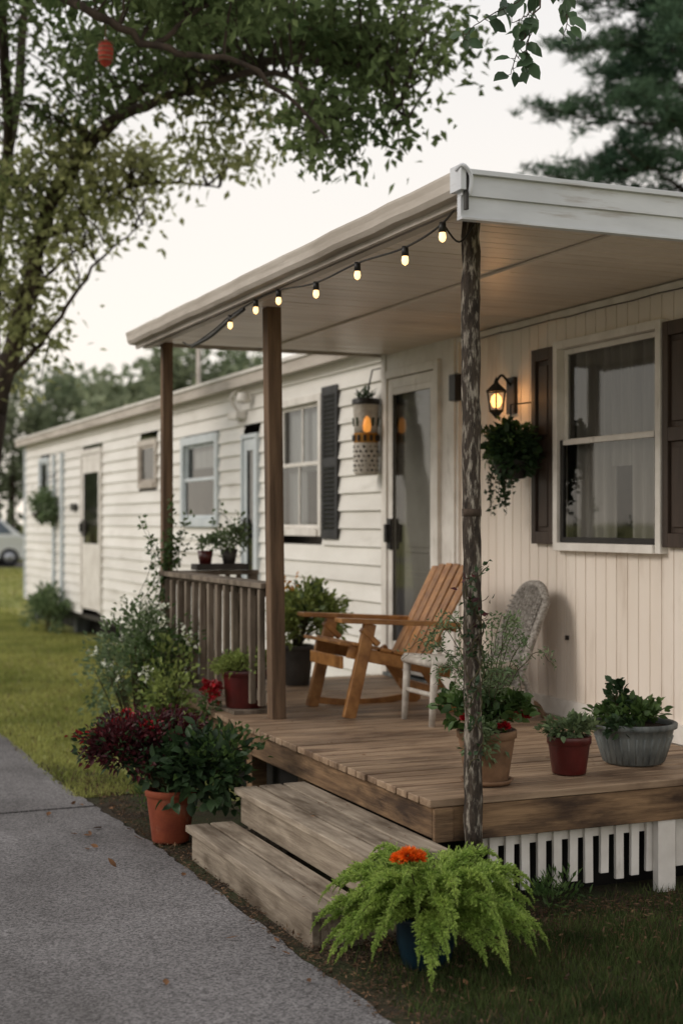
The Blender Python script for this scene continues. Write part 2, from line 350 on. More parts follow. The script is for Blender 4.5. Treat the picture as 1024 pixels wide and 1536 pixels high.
mb.box((XW-.012,6.77,.93),(XW-.001,6.795,.955),2)
mb.build('front_wall_panelled',[m_vwall,m_trim,m_black],home)
ops=[(10.39,11.41,1.5,2.61),(11.89,12.33,.55,2.40),(13.10,14.28,1.58,2.44),(15.3,16.05,2.0,2.52),(17.95,19.1,.4,2.54),(21.4,22.1,1.98,2.57)]
mb=MB(); z=.33; ch=.135; YE=23.4
while z<2.86:
    z1=min(z+ch,2.87)
    segs=[(9.2,YE)]
    for (a,b,c,d) in ops:
        if z1>c+.03 and z<d-.03:
            ns=[]
            for s in segs:
                if s[0]<a and s[1]>b: ns+= [(s[0],a),(b,s[1])]
                else: ns.append(s)
            segs=ns
    for s0,s1 in segs:
        nseg=max(1,int((s1-s0)/1.2)); ys=[s0+(s1-s0)*i/nseg for i in range(nseg+1)]
        vs=[]
        for yy in ys:
            j=random.uniform(-.003,.003); vs+=[(XW-.002,yy,z),(XW-.028+j,yy,z+.002),(XW-.024+j,yy,z+.02),(XW-.003,yy,z1)]
        fs=[]
        for i in range(nseg):
            for k in range(3): a=i*4+k; fs.append((a,a+1,a+5,a+4))
        mb.add(vs,fs)
    z+=ch
mb.build('siding_wall',[m_lap],home)
mb=MB()
mb.box((8.4,4.0,.33),(8.45,YE,2.85)); mb.box((XW+.03,3.97,.33),(8.4,4.0,2.85)); mb.box((XW+.03,YE,.33),(8.4,YE+.03,2.85))
mb.build('rear_walls',[m_lap],home)
mb=MB(); mb.box((XW+.02,4.0,.27),(8.4,YE,.33),0); mb.box((XW+.28,4.0,0),(XW+.32,YE,.27),1); mb.box((XW+.0,9.1,.3),(XW+.02,YE,.33),0)  # near-black sheet behind the floor edge paints in the shade below the home
for yy in (11,14,17,20,23): mb.box((XW+.1,yy,0),(XW+.3,yy+.2,.27),2)
mb.box((5.6,4.1,.33),(5.63,YE-.1,2.84),3)
mb.build('floor_and_underside',[m_dgrey,m_dark,m_greyp,m_inside],home)
mb=MB()
def roofseg(y0,y1,xe,ze):
    xs=[xe,6.4,8.65]; zs=[ze,ze+.14,ze-.02]
    vs=[(xs[i],yy,zs[i]+k) for yy in (y0,y1) for i in range(3) for k in (0,.04)]
    mb.add(vs,[(1,3,9,7),(3,5,11,9),(0,6,8,2),(2,8,10,4),(0,1,7,6),(4,10,11,5),(0,2,3,1),(2,4,5,3),(6,7,9,8),(8,9,11,10)],0)
roofseg(9.0,YE+.15,4.14,2.90)
mb.box((4.12,9.28,2.83),(4.145,YE+.15,2.945),1); mb.box((4.10,9.28,2.925),(4.13,YE+.16,2.955),2)
mb.box((4.145,9.28,2.85),(4.28,YE+.1,2.87),2)
roofseg(3.8,9.0,4.3,2.88)
mb.tube([(5.2,16.8,2.9),(5.2,16.8,3.9)],.03,8,1); mb.tube([(5,19.5,2.9),(5,19.5,3.25)],.06,8,1)
mb.box((4.9,14,2.95),(5.4,14.5,3.15),1)
mb.build('roof',[m_roof,m_gutter,m_trim],home)

def window(name,y0,y1,z0,z1,fw,trim,rail=True,curt=None,mull=False,fx=.045,dark_sash=False):
    mb=MB(); xo=XW-fx
    mb.box((xo,y0-fw,z0-fw),(XW+.03,y0+.01,z1+fw),0); mb.box((xo,y1-.01,z0-fw),(XW+.03,y1+fw,z1+fw),0)
    mb.box((xo,y0+.01,z1-.01),(XW+.03,y1-.01,z1+fw),0); mb.box((xo-.015,y0+.01,z0-fw),(XW+.03,y1-.01,z0+.01),0)
    s=.03; xi=XW-fx+.02; zm=(z0+z1)/2+.02; k=4 if dark_sash else 0
    a,b,c,d=y0+.012,y1-.012,z0+.012,z1-.012
    def sash(a,b,c,d,x,kk):
        mb.box((x,a,c),(x+.025,a+s,d),kk); mb.box((x,b-s,c),(x+.025,b,d),kk)
        mb.box((x,a+s,c),(x+.025,b-s,c+s),kk); mb.box((x,a+s,d-s),(x+.025,b-s,d),0)
        mb.add([(x+.012,a+s,c+s),(x+.012,b-s,c+s),(x+.012,b-s,d-s),(x+.012,a+s,d-s)],[(3,2,1,0)],1)
    if rail:
        sash(a,b,c,zm+.012,xi,k); sash(a,b,zm-.012,d,xi+.028,0)
    else: sash(a,b,c,d,xi,k)
    if mull:
        ym=(y0+y1)/2
        mb.box((xi+.004,ym-.012,c+s),(xi+.02,ym+.012,zm-.02),0); mb.box((xi+.032,ym-.012,zm+.02),(xi+.048,ym+.012,d-s),0)
    if curt:
        for (ca,cb,cz0,cz1,amp,mi) in curt:
            n=70; vs=[];
            for i in range(n+1):
                t=i/n; yy=ca+(cb-ca)*t; xx=XW+.085+amp*math.sin(t*(cb-ca)*70)+amp*.5*math.sin(t*(cb-ca)*31+1)
                vs+=[(xx,yy,cz0),(xx-.005,yy,cz1)]
            mb.add(vs,[(2*i,2*i+2,2*i+3,2*i+1) for i in range(n)],mi,True)
    return mb.build(name,[trim,m_glass,m_curtain,m_curtw,m_black],home,bevel=.003)
window('front_window',5.89,6.84,1.47,2.585,.035,m_trim,curt=[(5.9,6.27,1.45,2.6,.018,2),(6.44,6.84,1.45,2.6,.018,2),(6.2,6.5,1.90,2.6,.012,2)],dark_sash=True)
window('window',10.43,11.38,1.53,2.58,.05,m_trim,curt=[(10.4,11.4,2.02,2.6,.015,3),(11.0,11.4,1.5,2.02,.015,3),(10.4,10.6,1.5,2.02,.015,3)],mull=True)
window('window',13.14,14.24,1.62,2.40,.075,m_btrim,curt=[(13.1,14.3,2.15,2.45,.01,3)])
window('window',15.34,16.01,2.04,2.48,.06,m_gutter,rail=False)
window('window',21.44,22.06,2.02,2.53,.05,m_btrim,rail=False)
def door(name,y0,y1,z0,z1,trim,g0,g1,fw=.06,s=.09,backing=False):
    mb=MB(); xo=XW-.05
    mb.box((xo,y0-fw,z0),(XW+.03,y0,z1+fw),0); mb.box((xo,y1,z0),(XW+.03,y1+fw,z1+fw),0); mb.box((xo,y0,z1),(XW+.03,y1,z1+fw),0)
    x=XW-.035; a,b,c,d=y0+.006,y1-.006,z0+.02,z1-.006
    mb.box((x,a,c),(x+.03,a+s,d),0); mb.box((x,b-s,c),(x+.03,b,d),0); mb.box((x,a+s,d-.07),(x+.03,b-s,d),0)
    if g0-c>0.02: mb.box((x,a+s,c),(x+.03,b-s,g0),0)
    mb.box((x+.002,a+s,g1),(x+.028,b-s,d-.07),0)
    mb.add([(x+.015,a+s,g0),(x+.015,b-s,g0),(x+.015,b-s,g1),(x+.015,a+s,g1)],[(3,2,1,0)],1)
    for q in (a+s,b-s-.012): mb.box((x+.004,q,g0),(x+.012,q+.012,g1),2)
    mb.box((x-.05,b-.07,1.45),(x-.001,b-.03,1.58),2); mb.box((x-.02,b-.08,1.40),(x-.002,b-.02,1.62),2)
    if backing:
        mb.box((XW+.05,y0,z0),(XW+.09,y1,z1),3)
        for (pa,pb,pc,pd) in ((a+.12,b-.12,.70,1.25),(a+.12,b-.12,1.38,2.4)):
            mb.box((XW+.042,pa,pc),(XW+.0499,pb,pd),3); mb.box((XW+.036,pa+.03,pc+.04),(XW+.0419,pb-.03,pd-.04),3)
    return mb.build(name,[trim,m_glass,m_black,m_inner],home,bevel=.003)
door('front_door',8.37,9.12,DK+.03,2.62,m_trim,.75,2.5,s=.07,backing=True)
door('glass_door',11.93,12.29,.55,2.36,m_btrim,.9,2.25,.04)
door('side_door',18.0,19.05,.4,2.50,m_trim,1.3,2.25,.07)
mb=MB()
mb.box((XW-.02,8.07,.3),(XW+.03,8.31,2.84),0); mb.box((XW-.035,8.10,.5),(XW-.021,8.20,2.80),0)
mb.box((XW-.02,8.31,2.68),(XW+.03,9.18,2.84),0); mb.box((XW-.03,9.181,.3),(XW+.03,9.25,2.86),0)
mb.box((XW-.05,8.3,DK+.001),(XW+.03,9.18,DK+.028),2)
mb.box((XW-.04,YE-.07,.33),(XW+.03,YE+.01,2.88),1)
mb.box((XW-.06,20.3,.35),(XW+.0,20.42,2.6),1); mb.box((XW-.06,20.9,.35),(XW+.0,21.0,2.6),1)
mb.build('wall_casings',[m_trim,m_btrim,m_greyp],home,bevel=.004)
def shutter(y0,y1,z0,z1,mat,louver):
    mb=MB(); x0=XW-.04; x1=XW-.004 if not louver else XW-.029; s=.045
    mb.box((x0,y0,z0),(x1,y0+s,z1)); mb.box((x0,y1-s,z0),(x1,y1,z1))
    zs=[z0,z0+.07,(z0+z1)/2-.035,(z0+z1)/2+.035,z1-.07,z1]
    for i in (0,2,4): mb.box((x0,y0+s,zs[i]),(x1,y1-s,zs[i+1]))
    for a,b in ((zs[1],zs[2]),(zs[3],zs[4])):
        if louver:
            n=int((b-a)/.035)
            for i in range(n):
                zz=a+(b-a)*(i+.5)/n; mb.beam((x0+.004,y0+s,zz),(x0+.004,y1-s,zz),.034,.006,0,side=(.5,0,-1))
            mb.box((x1-.004,y0+s,a),(x1-.002,y1-s,b))
        else:
            mb.box((x0+.02,y0+s,a),(x1,y1-s,b)); mb.box((x0+.008,y0+s+.025,a+.03),(x0+.0199,y1-s-.025,b-.03))
    mb.build('shutter',[mat],home,bevel=.003)
shutter(6.885,7.12,1.47,2.60,m_shutb,False); shutter(5.60,5.845,1.47,2.60,m_shutb,False)
shutter(10.05,10.37,1.46,2.67,m_shutk,True)
mb=MB(); RX=2.37; Y0=4.48; Y1=9.27
mb.box((RX+.05,Y0+.03,2.825),(4.262,Y1-.02,2.86),1)
n=int((Y1-Y0-.06)/.1)
for i in range(n):
    a=Y0+.035+i*.0985
    mb.box((RX+.07,a,2.80+random.uniform(-.001,.001)),(4.262,a+.090,2.824),2)
mb.box((3.30,Y0+.04,2.785),(3.345,Y1-.03,2.798),2)
mb.box((RX+.06,Y0+.02,2.86),(4.3,Y1,2.875),1)
mb.build('porch_ceiling',[m_trim,m_roof,m_ceil],home,bevel=.003)
mb=MB()
mb.box((RX+.0,Y0,2.70),(4.5,Y0+.028,2.775),0); mb.box((RX+.0,Y0-.012,2.775),(4.5,Y0+.028,2.85),0)
mb.box((RX-.0,Y0-.03,2.85),(4.5,Y0+.05,2.868),0); mb.box((RX,Y0-.008,2.69),(4.5,Y0+.03,2.70),0)
mb.box((RX+.04,Y1-.02,2.79),(4.26,Y1,2.87),1)
n=24; ys=[Y0+(Y1-Y0)*i/n for i in range(n+1)]
vs=[];prof=[(.05,2.79),(.012,2.792),(-.002,2.812),(-.006,2.84),(-.012,2.862),(-.012,2.872),(.06,2.876)]
for yy in ys:
    dz=random.uniform(-.003,.003)
    vs+=[(RX+p[0],yy,p[1]+dz) for p in prof]
k=len(prof); fs=[]
for i in range(n):
    for j in range(k-1): a=i*k+j; fs.append((a,a+k,a+k+1,a+1))
mb.add(vs,fs,1)
mb.box((RX+.05,Y0+.03,2.765),(RX+.07,Y1-.02,2.81),1); mb.box((RX+.10,Y0+.03,2.77),(RX+.15,Y1-.02,2.7995),1)
mb.box((RX-.018,Y0-.035,2.79),(RX+.004,Y0+.05,2.882),0)
mb.tube(cr([(RX-.02,Y0+.0,2.865),(RX-.012,Y0-.04,2.875),(RX+.02,Y0-.04,2.84),(RX+.018,Y0-.035,2.77)],5),[.008]*15+[.002],6,0)
mb.box((RX+.004,Y0-.033,2.72),(RX+.016,Y0-.0125,2.86),2)
mb.build('porch_roof_fascia',[m_fascia,m_gutter,m_black],home,bevel=.004)
mb=MB(); mb.beam((2.745,7.39,DK+.001),(2.715,7.39,2.80),.085,.085,0,side=(0,1,0)); mb.build('porch_post_middle',[m_post],home,bevel=.006)
mb=MB(); mb.beam((2.60,9.12,DK+.001),(2.60,9.12,2.80),.07,.07,0); mb.build('porch_post_rear',[m_post],home,bevel=.006)
mb=MB(); pts=[(2.655+random.uniform(-.003,.003)+(.012*(1-i/39)),4.935,.30+2.5*i/39) for i in range(40)]
mb.tube(pts,[.037*(1+random.uniform(-.05,.05)) for _ in pts],12,0,jit=.07)
mb.tube([(2.66,4.935,1.62),(2.66,4.935,1.65)],.039,10,1)
mb.build('porch_post_front',[m_fpost,m_bark],home)
mb=MB(); mb.box((XW-.12,12.25,2.55),(XW-.02,12.5,2.62)); mb.tube(cr([(XW-.05,12.4,2.62),(XW-.12,12.4,2.75),(XW-.05,12.3,2.85)],4),.015,6); mb.lathe((XW-.1,12.1,2.70),[(.001,.08),(.05,.07),(.07,0),(.05,-.02)],14)
mb.box((XW-.08,8.0,2.38),(XW-.02,8.09,2.55),1)
mb.box((XW-.06,19.4,1.75),(XW-.02,19.7,1.85),1)
mb.build('exterior_fixtures',[m_trim,m_black],home,bevel=.004)

# ------------------------------------------------------------------ deck
deck=empty('wooden_deck',(3.3,7,0))
mb=MB(); y=5.09; bw=.105
while y<9.22:
    mb.box((2.50+random.uniform(-.006,.004),y,DK-.03+random.uniform(-.001,.001)),(4.25,min(y+bw-.011,9.24),DK+random.uniform(-.0015,.0015))); y+=bw
mb.build('deck_planks',[m_deck],deck,bevel=.004)
mb=MB(); mb.box((2.50,4.985,DK-.031),(5.2,5.079,DK+.001)); 
mb.build('end_nosing',[m_deck],deck,bevel=.004)
mb=MB()
mb.box((2.53,5.03,.325),(2.565,7.2,DK-.035)); mb.box((2.53,7.205,.325),(2.565,9.22,DK-.035))
mb.box((2.53,4.99,.315),(5.2,5.028,DK-.033)); mb.box((2.515,4.975,.32),(2.60,4.989,DK-.034))
for yy in (6,7,8,9): mb.box((2.6,yy,.33),(4.2,yy+.04,DK-.04))
for yy in (6.6,7.4,9.1): mb.box((2.6,yy,0),(2.69,yy+.09,.45))
mb.build('deck_fascia',[m_fasw],deck,bevel=.004)
mb=MB(); mb.box((2.75,5.2,.0),(4.25,5.22,.33)); mb.box((2.75,5.22,.0),(2.77,9.2,.33)); mb.build('deck_shade_panels',[m_dark],deck)  # upright near-black panels, the shade under the deck put into colour
mb=MB(); x=2.80
while x<5.0:
    if abs(x-3.62)>.04: mb.beam((x+.02,5.054,.085+random.uniform(-.02,.02)),(x+.02+random.uniform(-.004,.004),5.054,.335),.040,.018,0,side=(1,0,0))
    x+=.077
mb.box((2.75,5.064,.26),(5.0,5.085,.30)); 
mb.box((3.60,5.00,-.02),(3.69,5.04,.314)); 
mb.build('skirting_pickets',[m_trim],deck,bevel=.002)
mb=MB()
def stepu(x0,x1,z1,ya,yb,fy):
    nb=max(2,round((x1-x0)/.13)); wv=(x1-x0+.02)/nb
    for i in range(nb):
        mb.box((x0-.02+i*wv,ya-.02+random.uniform(-.006,.006),z1-.032),(x0-.02+(i+1)*wv-.013,yb+.02,z1+random.uniform(-.0015,.0015)),0)
stepu(1.93,2.155,.165,4.80,6.36,0); stepu(2.165,2.52,.33,4.84,6.34,0)
mb.box((1.93,4.82,-.02),(1.965,6.34,.132),0); mb.box((2.165,4.86,.166),(2.20,6.32,.297),0)
mb.box((1.966,4.82,-.02),(2.52,4.855,.132),0); mb.box((1.966,6.305,-.02),(2.52,6.34,.132),0)
mb.box((2.201,4.86,.133),(2.52,4.895,.297),0); mb.box((2.201,6.285,.133),(2.52,6.32,.297),0)
mb.build('wooden_steps',[m_step],None,bevel=.004)
mb=MB(); A=V((2.60,9.08,0)); B=V((2.735,7.44,0))
def at(t,z): p=A.lerp(B,t); return (p.x,p.y,z)
mb.beam(at(0,1.255),at(1,1.235),.14,.03,0,side=(1,0,0)); mb.beam(at(0,1.215),at(1,1.195),.035,.05,0,side=(1,0,0)); mb.beam(at(0,.60),at(1,.60),.035,.06,0,side=(1,0,0))
for i in range(13):
    t=(i+.5)/13; mb.beam((at(t,.57)[0]-.035,at(t,0)[1],.55),(at(t,0)[0]-.035+random.uniform(-.005,.005),at(t,0)[1]+random.uniform(-.006,.006),1.215),.035,.035,0,side=(0,1,0))
mb.beam((2.62,9.15,1.25),(3.25,9.15,1.25),.1,.03,0,side=(0,1,0)); mb.beam((3.22,9.15,DK),(3.22,9.15,1.235),.06,.06,0)
for i in range(6): x=2.72+i*.08; mb.beam((x,9.15,.55),(x,9.15,1.235),.03,.03,0)
mb.build('deck_railing',[m_rail],None,bevel=.003)

# ------------------------------------------------------------------ lights
mb=MB(); SX=2.45
bul=[(4.78,2.70),(5.11,2.667),(5.59,2.685),(6.07,2.675),(6.57,2.715),(6.91,2.715),(7.33,2.69)]
wire=[(RX+.02,4.5,2.86),(RX+.05,4.56,2.80)]+[(SX,b[0],b[1]+.04) for b in bul]+[(SX,7.62,2.69),(SX,8.05,2.655),(SX+.02,8.3,2.70)]
mb.tube(cr(wire,6),.0045,6,0)
mb.tube(cr([(SX,7.1,2.735),(SX+.0,7.4,2.70),(SX,7.7,2.66),(SX,8.05,2.645)],5),.011,6,0)
mb.tube(cr([(2.66,4.9,2.79),(2.56,4.85,2.69),(SX,4.78,2.74)],5),.004,6,0)
for yy,zz in bul:
    mb.tube([(SX,yy,zz+.045),(SX,yy,zz+.005)],[.013,.015],10,0)
    mb.lathe((SX,yy,zz+.004),[(.011,.004),(.013,-.006),(.0145,-.018),(.011,-.03),(.001,-.037)],12,1)
mb.build('string_lights',[m_black,m_warm])
sc=empty('wall_sconce',(4.2,7.38,2.3))
mb=MB(); cx,cy,cz=4.15,7.39,2.27
mb.box((XW-.025,cy-.045,cz-.02),(XW-.001,cy+.045,cz+.20)); mb.tube(cr([(XW-.02,cy,cz+.15),(XW-.08,cy,cz+.21),(cx,cy,cz+.17)],5),.008,8)
mb.lathe((cx,cy,cz),[(.001,.20),(.012,.18),(.018,.16),(.068,.115),(.07,.108),(.055,.108)],6,0,smooth=False)
mb.lathe((cx,cy,cz),[(.045,0),(.05,-.008),(.03,-.025),(.001,-.055)],6,0,smooth=False); mb.lathe((cx,cy,cz),[(.045,.0),(.001,.004)],6)
for j in range(6):
    a=2*math.pi*j/6; mb.beam((cx+.043*math.cos(a),cy+.043*math.sin(a),cz),(cx+.06*math.cos(a),cy+.06*math.sin(a),cz+.11),.008,.008)
mb.build('lantern_frame',[m_black],sc)
mb=MB(); mb.lathe((cx,cy,cz+.01),[(.001,0),(.022,.01),(.034,.04),(.028,.07),(.001,.095)],12,0); mb.build('bulb',[m_flame],sc)
def plight(name,loc,e,col,r,par=None):
    l=bpy.data.lights.new(name,'POINT'); l.energy=e; l.color=col; l.shadow_soft_size=r; o=bpy.data.objects.new(name,l); scene.collection.objects.link(o); o.location=loc
    if par: o.parent=par; o.matrix_parent_inverse=Matrix.Translation(-V(par.location))
plight('lamp_light',(cx-.0,cy,cz+.06),7,(1,.47,.16),.04,sc)
mb=MB(); cx,cy=4.14,9.29
mb.lathe((cx,cy,2.24),[(.06,0),(.085,.0),(.088,.10),(.095,.20),(.1,.21),(.097,.22),(.085,.21)],18,0)
mb.lathe((cx,cy,2.445),[(.100,0),(.104,.035),(.09,.045),(.001,.045)],18,1)
mb.lathe((cx,cy,2.17),[(.09,0),(.09,.07)],18,2)
for j in range(12):
    a=2*math.pi*j/12; mb.box((cx+.09*math.cos(a)-.008,cy+.09*math.sin(a)-.012,2.18),(cx+.09*math.cos(a)+.008,cy+.09*math.sin(a)+.012,2.225),1)
mb.lathe((cx,cy,1.94),[(.082,0),(.088,.02),(.09,.22),(.085,.23)],18,0)
for i in range(13):
    for j in range(6):
        a=2*math.pi*(i+.5*(j%2)+random.uniform(-.2,.2))/13; r=.0895; mb.tube([(cx+(r-.004)*math.cos(a),cy+(r-.004)*math.sin(a),1.97+j*.034),(cx+(r+.003)*math.cos(a),cy+(r+.003)*math.sin(a),1.97+j*.034)],random.uniform(.006,.011),6,1)
for j in range(9):
    a=2*math.pi*j/9; mb.tube([(cx+.086*math.cos(a),cy+.086*math.sin(a),2.29),(cx+.093*math.cos(a),cy+.093*math.sin(a),2.35)],.009,5,4)
mb.lathe((cx-.03,cy-.085,2.24),[(.001,0),(.026,.01),(.03,.05),(.022,.1),(.001,.12)],10,3)
mb.tube([(cx,cy,2.48),(cx+.05,cy,2.7),(XW,cy,2.72)],.006,6,1)
P=np.array([cx,cy,2.49])+rng.normal(0,.03,(45,3)); D=rdir(45); D[:,2]=abs(D[:,2])+.5
mb.leaves(P,D,.085,.018,4)
mb.build('hanging_basket_lantern',[m_wickw,m_black,l_yel,m_amber,l_dgreen])

# ------------------------------------------------------------------ chairs
mb=MB(); ya,yb=7.24,7.80
for y in (ya,yb):
    mb.beam((3.12,y,DK),(3.25,y,1.02),.075,.035,0,side=(1,0,0.2))
    mb.beam((3.56,y+(.03 if y==ya else -.03),.83),(3.80,y+(.03 if y==ya else -.03),DK),.07,.035,0,side=(1,0,.3))
    mb.beam((3.13,y+(.036 if y==ya else -.036),.865),(3.78,y+(.036 if y==ya else -.036),.72),.075,.03,0,side=(0,0,1))
    yo=y+(-.01 if y==ya else .01)
    mb.beam((3.05,yo,1.045),(3.80,yo,1.0),.105,.026,0,side=(0,1,0))
    mb.beam((3.20,y,.99),(3.30,y,.90),.05,.03,0,side=(0,1,0))
    pr=cr([(3.10,y,.535),(3.35,y,.505),(3.6,y,.505),(3.85,y,.54)],4)
    for a,b in zip(pr[:-1],pr[1:]): mb.beam(a,b+(b-a)*.04,.04,.028,0,side=(0,0,1)) if y==yb else None
for i in range(7):
    x=3.10+i*.085; z=.885-(x-3.10)*.215+(.0 if i else -.012); mb.beam((x,ya+.0,z+.035),(x,yb-.0,z+.035),.07,.02,0,side=(1,0,-.2))
mb.beam((3.10,ya+.05,.80),(3.10,yb-.05,.80),.07,.022,0,side=(0,0,1)); mb.beam((3.68,ya+.05,.62),(3.68,yb-.05,.62),.05,.025,0,side=(0,0,1))
for i in range(6):
    t=(i-2.5)/2.5; y=7.52+t*.205; yt=7.52+t*.235; top=1.345-.022*t*t
    mb.beam((3.60,y,.74),(3.93,yt,top),.070,.018,0,side=(0,1,0))
mb.beam((3.715,7.28,.90),(3.715,7.76,.90),.06,.022,0,side=(0.3,0,.9)); mb.beam((3.895,7.28,1.235),(3.895,7.76,1.235),.05,.022,0,side=(0.3,0,.9)); mb.beam((3.80,ya,.985),(3.80,yb,.985),.06,.024,0,side=(0.3,0,.9))
mb.build('rocking_chair',[m_chair],None,bevel=.005)
mb=MB(); y0,y1=6.76,7.10; yc=(y0+y1)/2
n=14; vs=[]; rows=10; BX=3.90
for i in range(rows+1):
    t=i/rows
    for j in range(n+1):
        u=-1+2*j/n
        zt=1.24-.10*abs(u)**3; z=.62+(zt-.62)*t; wv=.165*(1+.06*math.sin(t*math.pi))
        x=BX+.20*t**1.3+.03*(1-u*u)
        vs.append((x,yc+u*wv,z))
k=(rows+1)*(n+1); vs+= [(v[0]+.035,v[1],v[2]) for v in vs[:k]]
fs=[]
for i in range(rows):
    for j in range(n):
        a=i*(n+1)+j; fs+=[(a,a+n+1,a+n+2,a+1),(a+k,a+1+k,a+n+2+k,a+n+1+k)]
for i in range(rows):
    a=i*(n+1); fs+=[(a,a+k,a+n+1+k,a+n+1)]; a+=n; fs+=[(a,a+n+1,a+n+1+k,a+k)]
for j in range(n): a=rows*(n+1)+j; fs.append((a,a+k,a+k+1,a+1))
mb.add(vs,fs,0,False)
edge=[vs[i*(n+1)] for i in range(rows+1)]+[vs[rows*(n+1)+j] for j in range(1,n+1)]+[vs[i*(n+1)+n] for i in range(rows-1,-1,-1)]
mb.tube([(e[0]+.016,e[1],e[2]) for e in edge],.024,8,0)
for j in range(1,n):
    mb.tube([(vs[i*(n+1)+j][0]-.003,vs[i*(n+1)+j][1],vs[i*(n+1)+j][2]) for i in range(rows+1)],.006,5,0)
for i in range(1,rows*2):
    t=i/(rows*2); zz=.62+.58*t
    mb.tube([(BX+.20*t**1.3+.03*(1-u*u)-.003,yc+u*.16,zz) for u in np.linspace(-1,1,9)],.006,5,0)
mb.tube([(3.40,y0,.83),(3.40,y1,.83)],.022,8,1)
for y in (y0,y1):
    mb.tube([(3.42,y,.84),(3.40,y,DK)],[.024,.018],8,1); mb.tube([(3.40,y,.84),(3.92,y,.80)],.022,8,1)
    mb.tube(cr([(3.92,y,.82),(4.0,y,.66),(4.02,y,.51)],5),.02,8,0)
    mb.tube(cr([(3.75,y,.505),(3.85,y,.53),(3.95,y,.60),(4.05,y,.58),(4.10,y,.505)],5),.016,8,2)
for i in range(16): mb.tube([(3.42+i*.031,y0,.845-.002*i),(3.42+i*.031,y1,.845-.002*i)],.015,6,1)
mb.tube([(3.41,y0,.66),(3.41,y1,.66)],.014,8,1); mb.tube([(3.40,y0,.68),(3.97,y0,.68)],.012,8,1)
mb.build('wicker_chair',[m_wick,m_wickw,m_post])

# ------------------------------------------------------------------ plants
def pot(mb,c,r,h,m,ms,taper=.72,rim=.035,n=28):
    rb=r*taper
    mb.lathe(c,[(.001,0),(rb*.96,0),(rb,.006),(r*.93,h-rim-.004),(r*.94,h-rim),(r,h-rim+.004),(r,h-.004),(r*.985,h),(r*.9,h),(r*.88,h-.025)],n,m)
    mb.lathe(c,[(r*.885,h-.024),(.001,h-.015)],n,ms,smooth=False)
def bush(mb,c,rad,n,Ln,Wd,m,clumps=14,sig=.28,up=.3,base=None,ms=None,lowcut=-.5,droop=.15,oval=False):
    c=np.array(c,float); rad=np.array(rad,float)
    d=rdir(clumps); d[:,2]=np.where(d[:,2]<lowcut,-d[:,2],d[:,2])
    cc=d*(rng.uniform(.35,1.05,(clumps,1)))
    k=rng.integers(0,clumps,n); P=cc[k]+rng.normal(0,sig,(n,3))
    q=np.linalg.norm(P,axis=1,keepdims=True); P=np.where(q>1.3,P/q*1.25,P)
    D=P/(np.linalg.norm(P,axis=1,keepdims=True)+.01)+rdir(n)*.8; D[:,2]+=up
    NN=rdir(n)*.7; NN[:,2]+=.8
    if oval: mb.oval(c+P*rad,D,rng.uniform(.65,1.15,n)*Ln,rng.uniform(.7,1.15,n)*Wd,m,NN)
    else: mb.leaves(c+P*rad,D,rng.uniform(.65,1.15,n)*Ln,rng.uniform(.7,1.15,n)*Wd,m,NN,droop=droop)
    if base is not None:
        for q in cc:
            e=V(c+q*rad); b0=V(base)+V((random.uniform(-.03,.03),random.uniform(-.03,.03),0))
            mb.tube(cr([b0,b0.lerp(e,.5)+V((0,0,.03)),e],3),[.005]*6+[.002],4,ms)
def flower(mb,c,r,m,n=60):
    d=rdir(n); d[:,2]=abs(d[:,2])*.8
    P=np.array(c)+d*r*.35; mb.leaves(P,d+rdir(n)*.4,r*.75,r*.45,m)
def vine(mb,pts,n,Ln,Wd,m,ms,spread=.03,r=.003):
    p=cr(pts,6,jit=.006); mb.tube(p,[r*(1-.6*i/len(p)) for i in range(len(p))],4,ms)
    A=np.array([list(q) for q in p]); i=rng.random(n)*(len(A)-1.001); k=i.astype(int); f=(i-k)[:,None]
    P=A[k]*(1-f)+A[k+1]*f; D=rdir(n); D[:,2]+=.2
    mb.leaves(P+rng.normal(0,spread*.3,(n,3)),D,rng.uniform(.6,1.1,n)*Ln,Wd,m)

